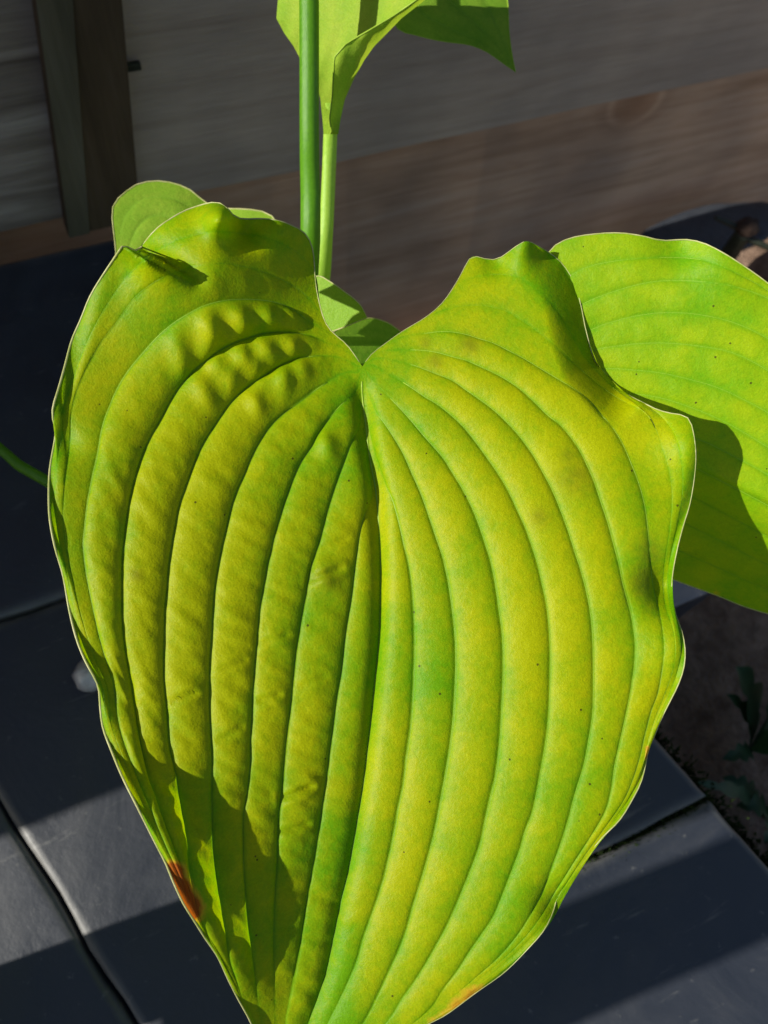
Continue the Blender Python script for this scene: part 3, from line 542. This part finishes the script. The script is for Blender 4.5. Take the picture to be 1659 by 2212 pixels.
# petiole of the main leaf, down behind it to the crown
pb = at(783, 800, 0.3065)
tube('petiole', [pb, pb + np.array([.002, .006, -.05]), np.array([0.11, .24, .05]), np.array([0.13, .31, -.1]), np.array(CROWN) + [0, -.02, 0]], [.0035, .0045, .006, .008], M_petiole, hosta)

# ---- second leaf at the right
B2 = (1130, 950); T2 = (2065, 1330)
leaf2_curves = [
    [B2, (1120, 800), (1140, 650), (1185, 545), (1230, 515), (1290, 505), (1340, 503), (1390, 510), (1430, 520), (1480, 517), (1520, 525), (1560, 545), (1600, 570), (1659, 612), (1750, 690), (1850, 800), (1950, 970), (2020, 1150), T2],
    [B2, (1140, 790), (1170, 670), (1215, 610), (1260, 580), (1320, 565), (1390, 558), (1450, 556), (1520, 562), (1590, 590), (1670, 635), (1765, 710), (1865, 820), (1965, 1000), T2],
    [B2, (1160, 800), (1200, 700), (1258, 657), (1305, 637), (1350, 622), (1395, 611), (1440, 606), (1514, 608), (1591, 620), (1680, 655), (1780, 730), (1880, 840), (1980, 1030), T2],
    [B2, (1180, 830), (1225, 750), (1273, 714), (1320, 696), (1365, 684), (1410, 677), (1454, 675), (1514, 680), (1591, 699), (1680, 745), (1780, 830), (1880, 950), (1980, 1110), T2],
    [B2, (1190, 860), (1240, 790), (1282, 757), (1335, 747), (1380, 742), (1440, 741), (1514, 748), (1591, 765), (1680, 815), (1780, 905), (1880, 1020), (1980, 1160), T2],
    [B2, (1200, 870), (1260, 815), (1305, 797), (1365, 799), (1424, 805), (1484, 818), (1544, 835), (1600, 860), (1680, 905), (1780, 985), (1880, 1085), (1980, 1200), T2],
    [B2, (1250, 870), (1330, 850), (1420, 858), (1503, 884), (1574, 916), (1646, 958), (1740, 1020), (1850, 1105), (1960, 1210), T2],
    [B2, (1260, 910), (1360, 905), (1450, 930), (1524, 955), (1572, 979), (1646, 1018), (1740, 1075), (1850, 1150), (1960, 1235), T2],
    [B2, (1270, 950), (1380, 962), (1470, 995), (1550, 1035), (1646, 1085), (1750, 1145), (1860, 1210), (1970, 1275), T2],
    [B2, (1270, 985), (1380, 1020), (1470, 1060), (1550, 1100), (1650, 1155), (1750, 1205), (1860, 1255), (1970, 1300), T2],
    [B2, (1260, 1020), (1370, 1075), (1470, 1125), (1560, 1170), (1650, 1215), (1750, 1255), (1860, 1290), (1970, 1315), T2],
    [B2, (1240, 1060), (1350, 1130), (1460, 1185), (1560, 1230), (1650, 1270), (1750, 1300), (1870, 1320), (1970, 1327), T2],
    [B2, (1210, 1090), (1320, 1180), (1400, 1225), (1452, 1250), (1500, 1268), (1560, 1290), (1600, 1307), (1659, 1325), (1750, 1345), (1860, 1352), (1970, 1345), T2]]
def attrs_l2(px, py, k, w, uu, tt):
    c = np.clip(4 * w * (1 - w), 0, 1)
    return {'yellow': 0.45 + 0.2 * c + 0.5 * n2(px / 160., py / 120., 3.) + .3 * n2(px / 50., py / 50., 8.), 'bruise': 0.3 * np.clip(n2(px / 40., py / 40., 22.) - .2, 0, 1),
            'scorch': .40 * np.exp(-((px - 1545) ** 2 + (py - 1285) ** 2) / 500.)}
def small_pucker(px, py, k, w, arc): return n2(px / 60., py / 60., 3.3) * 0.0006 + n2(px / 20., py / 20., 5.) * 0.00012
leaf2, P2, N2 = build_leaf('leaf', leaf2_curves, d_leaf2, M_leaf2, hosta, nal=240, nac=10, puff=0.055, pucker=small_pucker, attrs=attrs_l2, mid=8, vr=0.00011, rim=0.00026)
leaf2['label'] = 'pale green leaf half shaded by the big yellowing leaf'
p2 = at(1140, 955, 0.327)
tube('petiole', [p2, p2 + np.array([-.015, .02, -.02]), np.array([0.17, .28, .1]), np.array(CROWN) + [.02, -.01, 0]], [.0035, .0045, .006, .008], M_petiole, hosta)

# ---- leaf behind the upper left lobe
B3 = (455, 800); T3 = (250, 640)
def arc3(f): return [B3] + f + [T3]
leaf3_curves = [
    [B3, (560, 640), (605, 520), (592, 470), (565, 456), (520, 451), (480, 450), (440, 436), (420, 415), (390, 400), (350, 391), (320, 392), (290, 400), (265, 421), (246, 437), (242, 470), (248, 520), (252, 580), T3],
    [B3, (540, 650), (570, 540), (555, 490), (510, 475), (460, 468), (420, 450), (380, 432), (340, 425), (305, 432), (278, 455), (262, 490), (258, 545), (256, 590), T3],
    [B3, (520, 670), (530, 570), (505, 520), (450, 505), (400, 485), (360, 468), (325, 468), (298, 490), (280, 530), (268, 580), T3],
    [B3, (490, 690), (480, 600), (450, 555), (400, 530), (360, 515), (325, 520), (300, 550), (280, 590), T3],
    [B3, (455, 710), (430, 640), (395, 590), (350, 575), (310, 590), (285, 610), T3],
    [B3, (430, 740), (390, 690), (340, 660), (300, 650), T3],
    [B3, (400, 770), (350, 730), (290, 690), T3]]
def d_leaf3(px, py, uu, tt):
    return 0.385 - 0.00006 * (px - 400) * (px < 400) * -1 * 0.6 + 0.00004 * (600 - py) * 0.4 + 0.004 * np.exp(-((px - 455) ** 2 + (py - 440) ** 2) / 1800.)
leaf3, _, _ = build_leaf('leaf', leaf3_curves, d_leaf3, M_leaf3, hosta, nal=120, nac=8, puff=0.06, pucker=small_pucker, attrs=lambda *q: {'yellow': 0.2 + 0.3 * n2(q[0] / 60., q[1] / 60., 3.)}, vr=0.0003, rim=0.0004)
leaf3['label'] = 'fresh green leaf peeping out behind the big leaf'
p3 = at(455, 800, 0.388)
tube('petiole', [p3, p3 + np.array([.02, .02, -.05]), np.array(CROWN) + [-.02, 0, 0]], [.003, .005, .007], M_petiole, hosta)

def attrs_l4(px, py, k, w, uu, tt): return {'yellow': 0.05 + 0.2 * n2(px / 60., py / 60., 3.)}
# ---- two small leaves in the notch by the stems
def simple_leaf(top, bot, base, tip, dfun, mat, n=5, **kw):
    cs = []
    T = resample([base] + top + [tip], 24); Bq = resample([base] + bot + [tip], 24)
    for i in range(n): cs.append([tuple(p) for p in lerp(T, Bq, i / (n - 1))])
    return build_leaf('leaf', cs, dfun, mat, hosta, nal=90, nac=8, **kw)
leaf4, _, _ = simple_leaf([(650, 625), (683, 596), (712, 608), (750, 634), (778, 658)], [(650, 700), (690, 722), (720, 715), (760, 700)], (630, 690), (793, 686),
            lambda px, py, u, t: 0.340 - 0.00005 * (px - 720) + 0.00004 * (py - 660), M_leaf3, puff=0.07, pucker=lambda px, py, k, w, arc: n2(px / 22., py / 22., 1.) * 0.0016, attrs=attrs_l4, vr=.0002, rim=.0003)
leaf4['label'] = 'small puckered leaf at the foot of the stems'
leaf5, _, _ = simple_leaf([(730, 710), (765, 695), (800, 687), (835, 696), (860, 712)], [(735, 750), (770, 785), (810, 790), (860, 770)], (705, 735), (900, 740),
            lambda px, py, u, t: 0.372 + 0.00010 * (px - 790) + 0.00002 * (py - 730), M_leaf_dark, puff=0.05, attrs=attrs_l2, vr=.0002, rim=.0003)
leaf5['label'] = 'small dark green leaf in the notch of the big leaf'
for (q, dd, cx) in (((640, 695), .342, -.01), ((710, 740), .372, .01)):
    pq = at(*q, dd)
    tube('petiole', [pq, pq * .6 + np.array(CROWN) * .4 + [0, -.02, .03], np.array(CROWN) + [cx, -.01, 0]], [.002, .003, .005], M_petiole, hosta)

# ---- flower stem and the leaf wrapped round it
s_top = at(666, -260, 0.332); s_mid = at(668, 60, 0.342); s_low = at(667, 600, 0.372)
tube('flower_stem', [s_top, s_mid, at(668, 300, .3545), s_low, np.array([.130, .335, 0.0]), np.array(CROWN)], [.0042, .0045, .0047, .0050, .0065], M_stem, hosta, seg=18, dense=40)
tube('petiole', [at(716, 225, .368), at(709, 405, .380), at(698, 605, .396), np.array([.15, .345, 0]), np.array(CROWN) + [.012, .012, 0]], [.0037, .0037, .0036, .0055], M_petiole, hosta, seg=14, squash=0.8)
rows = [(290, 699, 731, 716), (262, 697, 735, 712), (215, 692, 745, 718), (170, 682, 765, 720), (130, 650, 787, 722), (100, 634, 808, 748), (70, 613, 838, 800), (40, 597, 867, 850), (0, 600, 918, 908), (-60, 650, 955, 948), (-130, 740, 960, 955), (-200, 850, 940, 938)]
ry = np.array([r[0] for r in rows], float)[::-1]; rl = np.array([r[1] for r in rows], float)[::-1]; rf = np.array([r[2] for r in rows], float)[::-1]; rmg = np.array([r[3] for r in rows], float)[::-1]
V = []; F = []; NR, NCc = 110, 44; yel = []
for j in range(NR):
    y = lerp(290, -198, j / (NR - 1)); L_, f_, g_ = np.interp(y, ry, rl), np.interp(y, ry, rf), np.interp(y, ry, rmg)
    open_ = float(sstep(280, 120, y))
    for i in range(NCc):
        u = i / (NCc - 1)
        if u < 0.66:
            t = u / 0.66; te = math.sin(t * math.pi / 2) ** 1.15; x = lerp(L_, f_, te); yy = y
            d = lerp(0.3655, 0.376 - 0.00010 * (x - 600) + 0.004 * math.sin(math.pi * min(1, t * 0.86)), open_)
        else:
            t = (u - 0.66) / 0.34; te = 1 - math.cos(t * math.pi / 2); x = lerp(f_, g_, te); yy = y - 6 * t
            d0 = lerp(0.3655, 0.376 - 0.00010 * (f_ - 600) + 0.004 * math.sin(math.pi * 0.86), open_)
            d = d0 - 0.012 * open_ * math.sin(t * math.pi / 2) - 0.002
        d += 0.0003 * open_ * math.sin(x * 0.16 + y * 0.05)
        V.append(at(x, yy, d)); yel.append(0.55 + 0.2 * math.sin(x * .09))
for j in range(NR - 1):
    for i in range(NCc - 1):
        a = j * NCc + i; F.append((a, a + 1, a + NCc + 1, a + NCc))
leaf6 = mesh_obj('leaf', V, F, M_leaf3, hosta); leaf6['label'] = 'rolled young leaf wrapping round the flower stem'
for nme, arr in (('yellow', yel), ('vein', [0] * len(V)), ('scorch', [0] * len(V)), ('bruise', [0] * len(V))):
    leaf6.data.attributes.new(nme, 'FLOAT', 'POINT').data.foreach_set('value', arr)
V6 = np.array(V).reshape(NR, NCc, 3)
tube('rim', V6[2::2, -1], [.0003, .0004, .0004], M_vein, leaf6, seg=6, dense=0)
# drooping leaf tip behind it
leaf7, _, _ = simple_leaf([(845, -80), (850, 50), (900, 76), (960, 90), (1010, 96), (1050, 111), (1085, 136)], [(1010, -150), (1075, -70), (1096, 0), (1099, 60), (1105, 110)], (900, -190), (1114, 156),
            lambda px, py, u, t: 0.405 - 0.00004 * (py - 50) + 0.00006 * (px - 950) , M_leaf_dark, puff=0.04, attrs=attrs_l2, vr=.0002, rim=.0003, rim_mat=M_vein)
leaf7['label'] = 'dull green drooping leaf tip hanging before the grey board'
tube('petiole', [at(905, -185, .405), at(820, -260, .385), at(720, -200, .36), at(668, -120, .347)], [.002, .0026, .003, .003], M_petiole, hosta)

# ---- long petiole going off to the left, with its leaf
pl0 = at(-120, 930, .43); pl1 = at(100, 1036, .43)
tube('petiole', [np.array([-.27, .09, .17]), np.array([-.215, .21, .20]), pl0, at(0, 986, .43), pl1, at(400, 1200, .47), np.array(CROWN) + [-.03, -.02, 0]], [.0022, .0026, .0030, .0033, .004, .006], M_dstem if False else M_stem, hosta)
# lower leaf hidden under the big one, whose shadow falls on the slabs
def low_leaf(c, ax, length, width, droop, mat, up=(0, 0, 1), pet=True):
    """a plain ribbed hosta blade in world space"""
    c = np.array(c, float); ax = np.array(ax, float); ax /= np.linalg.norm(ax); up = np.array(up, float); sd = np.cross(ax, up); sd /= np.linalg.norm(sd)
    V = []; F = []; n, mm = 60, 41
    for j in range(n):
        t = j / (n - 1); hw = width * 0.5 * (math.sin(math.pi * min(1, t * 0.96 + .04) ** 0.62)) * (1 - 0.15 * t)
        for i in range(mm):
            u = 2 * i / (mm - 1) - 1
            p = c + ax * (t * length - 0.14 * length * max(0, abs(u) - .2) * (1 - t) ** 3) + sd * (u * hw)
            z = -droop * t * t + 0.18 * abs(u) * hw + 0.0014 * abs(math.sin(u * 14)) + 0.003 * math.sin(t * 22 + u * 3) * abs(u) ** 3
            V.append(p + np.array([0, 0, z]))
    for j in range(n - 1):
        for i in range(mm - 1):
            a = j * mm + i; F.append((a, a + 1, a + mm + 1, a + mm))
    o = mesh_obj('leaf', V, F, mat, hosta)
    for nme in ('yellow', 'vein', 'scorch', 'bruise'):
        o.data.attributes.new(nme, 'FLOAT', 'POINT').data.foreach_set('value', [0.5 if nme == 'yellow' else 0.0] * len(V))
    if pet: tube('petiole', [c, c + np.array([.01, .05, -.02]), np.array(CROWN) * .8 + c * .2 + [0, -.01, .02], np.array(CROWN) + [0, -.015, 0]], [.003, .004, .005, .007], M_petiole, hosta)
    return o
ll2 = low_leaf((-0.27, 0.09, 0.17), (-0.45, -0.9, -0.05), 0.17, 0.12, 0.03, M_leaf2, pet=False); ll2['label'] = 'leaf on the long side petiole'

# ------------------------------------------------------------------ small things
def blob(name, c, r, mat, amp=0.12, parent=None, n=20, fr=2.0):
    V = []; F = []; c = np.array(c, float); r = np.array(r, float)
    for j in range(n + 1):
        th = math.pi * j / n
        for i in range(2 * n):
            ph = math.pi * i / n; d = np.array([math.sin(th) * math.cos(ph), math.sin(th) * math.sin(ph), math.cos(th)])
            k = 1 + amp * mnoise.fractal(Vector(d * fr) + Vector(c * 10), 1, 2, 4); V.append(c + d * r * k)
    for j in range(n):
        for i in range(2 * n):
            a = j * 2 * n + i; b = j * 2 * n + (i + 1) % (2 * n); F.append((a, a + 2 * n, b + 2 * n, b))
    return mesh_obj(name, V, F, mat, parent)
# boulder by the foot of the fence
bp = on_y(1500, 560, 0.555)
boulder = blob('boulder', (bp[0], 0.555, SOIL_Z + 0.065), (0.13, 0.045, bp[2] + 0.060 - SOIL_Z - 0.065), M_boulder, 0.10); tag(boulder, 'smooth dark blue-grey boulder at the foot of the fence', 'boulder')
# pruned woody stump with twigs
sp = on_y(1612, 495, 0.49)
stump = empty('pruned_stump', (sp[0], 0.49, SOIL_Z), 'pruned woody stump with brown cut top and thin twigs by the boulder', 'stump')
tube('trunk', [(sp[0] + .004, .495, SOIL_Z - .01), (sp[0] + .002, .492, (SOIL_Z + sp[2]) / 2), (sp[0], .49, sp[2] - .004)], [.014, .012, .011], M_dstem, stump)
blob('cut_top', (sp[0], .49, sp[2] + .003), (.016, .014, .011), M_bark, 0.25, stump, n=10)
tube('twig', [(sp[0], .49, sp[2] - .006), at(1580, 485, np.dot(sp - CAM, FWD) - .004), at(1545, 470, np.dot(sp - CAM, FWD) - .012)], [.0045, .004, .003], M_dstem, stump)
tube('twig', [(sp[0], .49, sp[2] - .012), at(1650, 530, np.dot(sp - CAM, FWD) + .01), at(1720, 560, np.dot(sp - CAM, FWD) + .02)], [.0045, .004, .003], M_dstem, stump)
# upright slate edging piece in the bed
ev = []
for (x, y) in ((1440, 1250), (1538, 1250), (1530, 1560), (1440, 1600)): ev.append(on_y(x, y, 0.085))
x0, x1 = ev[0][0] - .1, ev[1][0]; z1 = ev[0][2] + .03
edging = box('edging_stone', x0, x1, 0.075, 0.10, SOIL_Z - 0.02, min(z1, -0.02), M_slates[1], None, 0.003); tag(edging, 'upright dark slate edging stone standing in the soil bed', 'edging stone')
# weeds with cut leaves
def weed(base, leaves, label):
    e = empty('weed', base, label, 'weed', None)
    for (tip, wid, lobes, sag) in leaves:
        b = np.array(base, float); t = np.array(tip, float); ax = t - b; L = np.linalg.norm(ax); a1 = ax / L; sd = np.cross(a1, [0, 0, 1]); sd /= np.linalg.norm(sd)
        V = []; F = []; n = 40
        for j in range(n):
            s = j / (n - 1); hw = wid * math.sin(math.pi * (0.03 + .97 * s)) ** .8 * (0.45 + 0.55 * abs(math.sin(s * math.pi * lobes))) + .0004
            p = b + ax * s + np.array([0, 0, sag * 4 * s * (1 - s)])
            for u in (-1, -.5, 0, .5, 1): V.append(p + sd * hw * u + a1 * (0.35 * hw * abs(u)) + np.array([0, 0, .18 * hw * abs(u)]))
        for j in range(n - 1):
            for i in range(4):
                a = j * 5 + i; F.append((a, a + 1, a + 6, a + 5))
        mesh_obj('leaf', V, F, M_weed, e)
    return e
w1 = on_z(1620, 1620, SOIL_Z + .01)
weed(w1, [(at(1590, 1440, .74), .020, 3, .02), (at(1680, 1400, .72), .024, 3, .03), (at(1570, 1500, .76), .010, 4, .02), (at(1720, 1560, .72), .02, 4, .03), (at(1560, 1640, .78), .010, 4, .02)], 'dark green weed with lobed leaves growing in the soil bed')
w2 = on_z(1640, 1760, SOIL_Z + .01)
weed(w2, [(at(1560, 1680, .76), .012, 5, .02), (at(1590, 1740, .74), .012, 5, .03), (at(1680, 1690, .73), .014, 5, .03), (at(1650, 1820, .74), .012, 4, .02), (at(1500, 1690, .70), .008, 5, .03)], 'low ferny weed sprawling beside the slab edge')
# moss along the slab edge and in the cross joint
def moss_strip(p0, p1, wid, n, name):
    V = []; F = []; p0 = np.array(p0, float); p1 = np.array(p1, float); d = p1 - p0; sd = np.cross(d / np.linalg.norm(d), [0, 0, 1])
    for q in range(n):
        c = p0 + d * random.random() + sd * random.gauss(0, wid); a = random.random() * 6.28; L = random.uniform(.003, .008)
        ax = np.array([math.cos(a), math.sin(a), 0]); u = np.array([random.gauss(0, .4), random.gauss(0, .4), 1.0]); k = len(V)
        V += [c - ax * .0012, c + ax * .0012, c + u * L * .7 + ax * .0009, c + u * L]
        F.append((k, k + 1, k + 2, k + 3))
    o = mesh_obj(name, V, F, M_moss, smooth=False); o['kind'] = 'stuff'
    tag(o, 'dark moss tufts along the slab edge by the soil bed' if 'moss' == name else 'dark moss tufts', 'moss'); return o
moss_strip((e_line(.12), .12, -.02), (e_line(-.3), -.3, -.012), .006, 5000, 'moss')
ms = moss_strip((.10, -.055, -.010), (e_line(-.055), -.055, -.008), .0035, 1600, 'moss'); ms['label'] = 'moss tufts filling the joint between two slate slabs'
pe = on_z(178, 1462, 0.012)
peb = blob('pebble', (pe[0] + .006, pe[1], 0.010), (.012, .011, .0125), M_pebble, .15, n=12); tag(peb, 'small pale glossy pebble on the dark slab behind the big leaf', 'pebble')
# unseen trough added left of view to shade the ground by the fence
tr = empty('added_shade_trough', (-0.62, 0.375, 0.0), 'timber trough added out of view to shade the ground along the fence', 'planter')
for (a, b, c, d) in ((-.82, -.44, .165, .185), (-.82, -.44, .565, .585), (-.82, -.80, .187, .563), (-.46, -.44, .187, .563)):
    for q in range(4): box('plank', a, b, c, d, .004 + q * .102, .104 + q * .102, M_wood_low, tr, .003)
box('soil_fill', -.80, -.46, .186, .564, .02, .27, M_soil, tr, .004)

# two slim pots added out of view to cast long shadows across the paving
def lathe(name, c, prof, mat, parent, seg=40):
    V = []; F = []
    for (rr, z) in prof:
        for k in range(seg):
            a = 2 * math.pi * k / seg; V.append((c[0] + rr * math.cos(a), c[1] + rr * math.sin(a), c[2] + z))
    for j in range(len(prof) - 1):
        for k in range(seg):
            a = j * seg + k; b = j * seg + (k + 1) % seg; F.append((a, b, b + seg, a + seg))
    return mesh_obj(name, V, F, mat, parent)
M_terra = plain('terracotta', (0.28, 0.11, 0.06), (0.42, 0.19, 0.11), 40, 0.8)
for (pc, k, hk, lab) in (((-0.45, -0.049, 0.002), 0.46, 1.33, 'slim tall pot added out of view for its shadow, the taller of a pair'), ((-0.40, 0.030, 0.002), 0.44, 0.98, 'slim tall pot added out of view for its shadow, the shorter of a pair')):
    pot = empty('added_shade_pot', pc, lab, 'pot', 'slim pots added out of view for their shadows')
    lathe('shade_pot_body', pc, [(0.0, 0.0), (.060 * k, 0.0), (.062 * k, .004), (.070 * k, .38 * hk), (.062 * k, .38 * hk), (.058 * k, .33 * hk), (0.0, .33 * hk)], M_terra, pot)
    lathe('shade_pot_rim', pc, [(.0705 * k, .372 * hk), (.077 * k, .376 * hk), (.078 * k, .415 * hk), (.074 * k, .42 * hk), (.066 * k, .42 * hk), (.0625 * k, .3815 * hk)], M_terra, pot)
    lathe('shade_pot_soil', pc, [(.0615 * k, .385 * hk), (.03 * k, .392 * hk), (0.0, .394 * hk)], M_soil, pot)
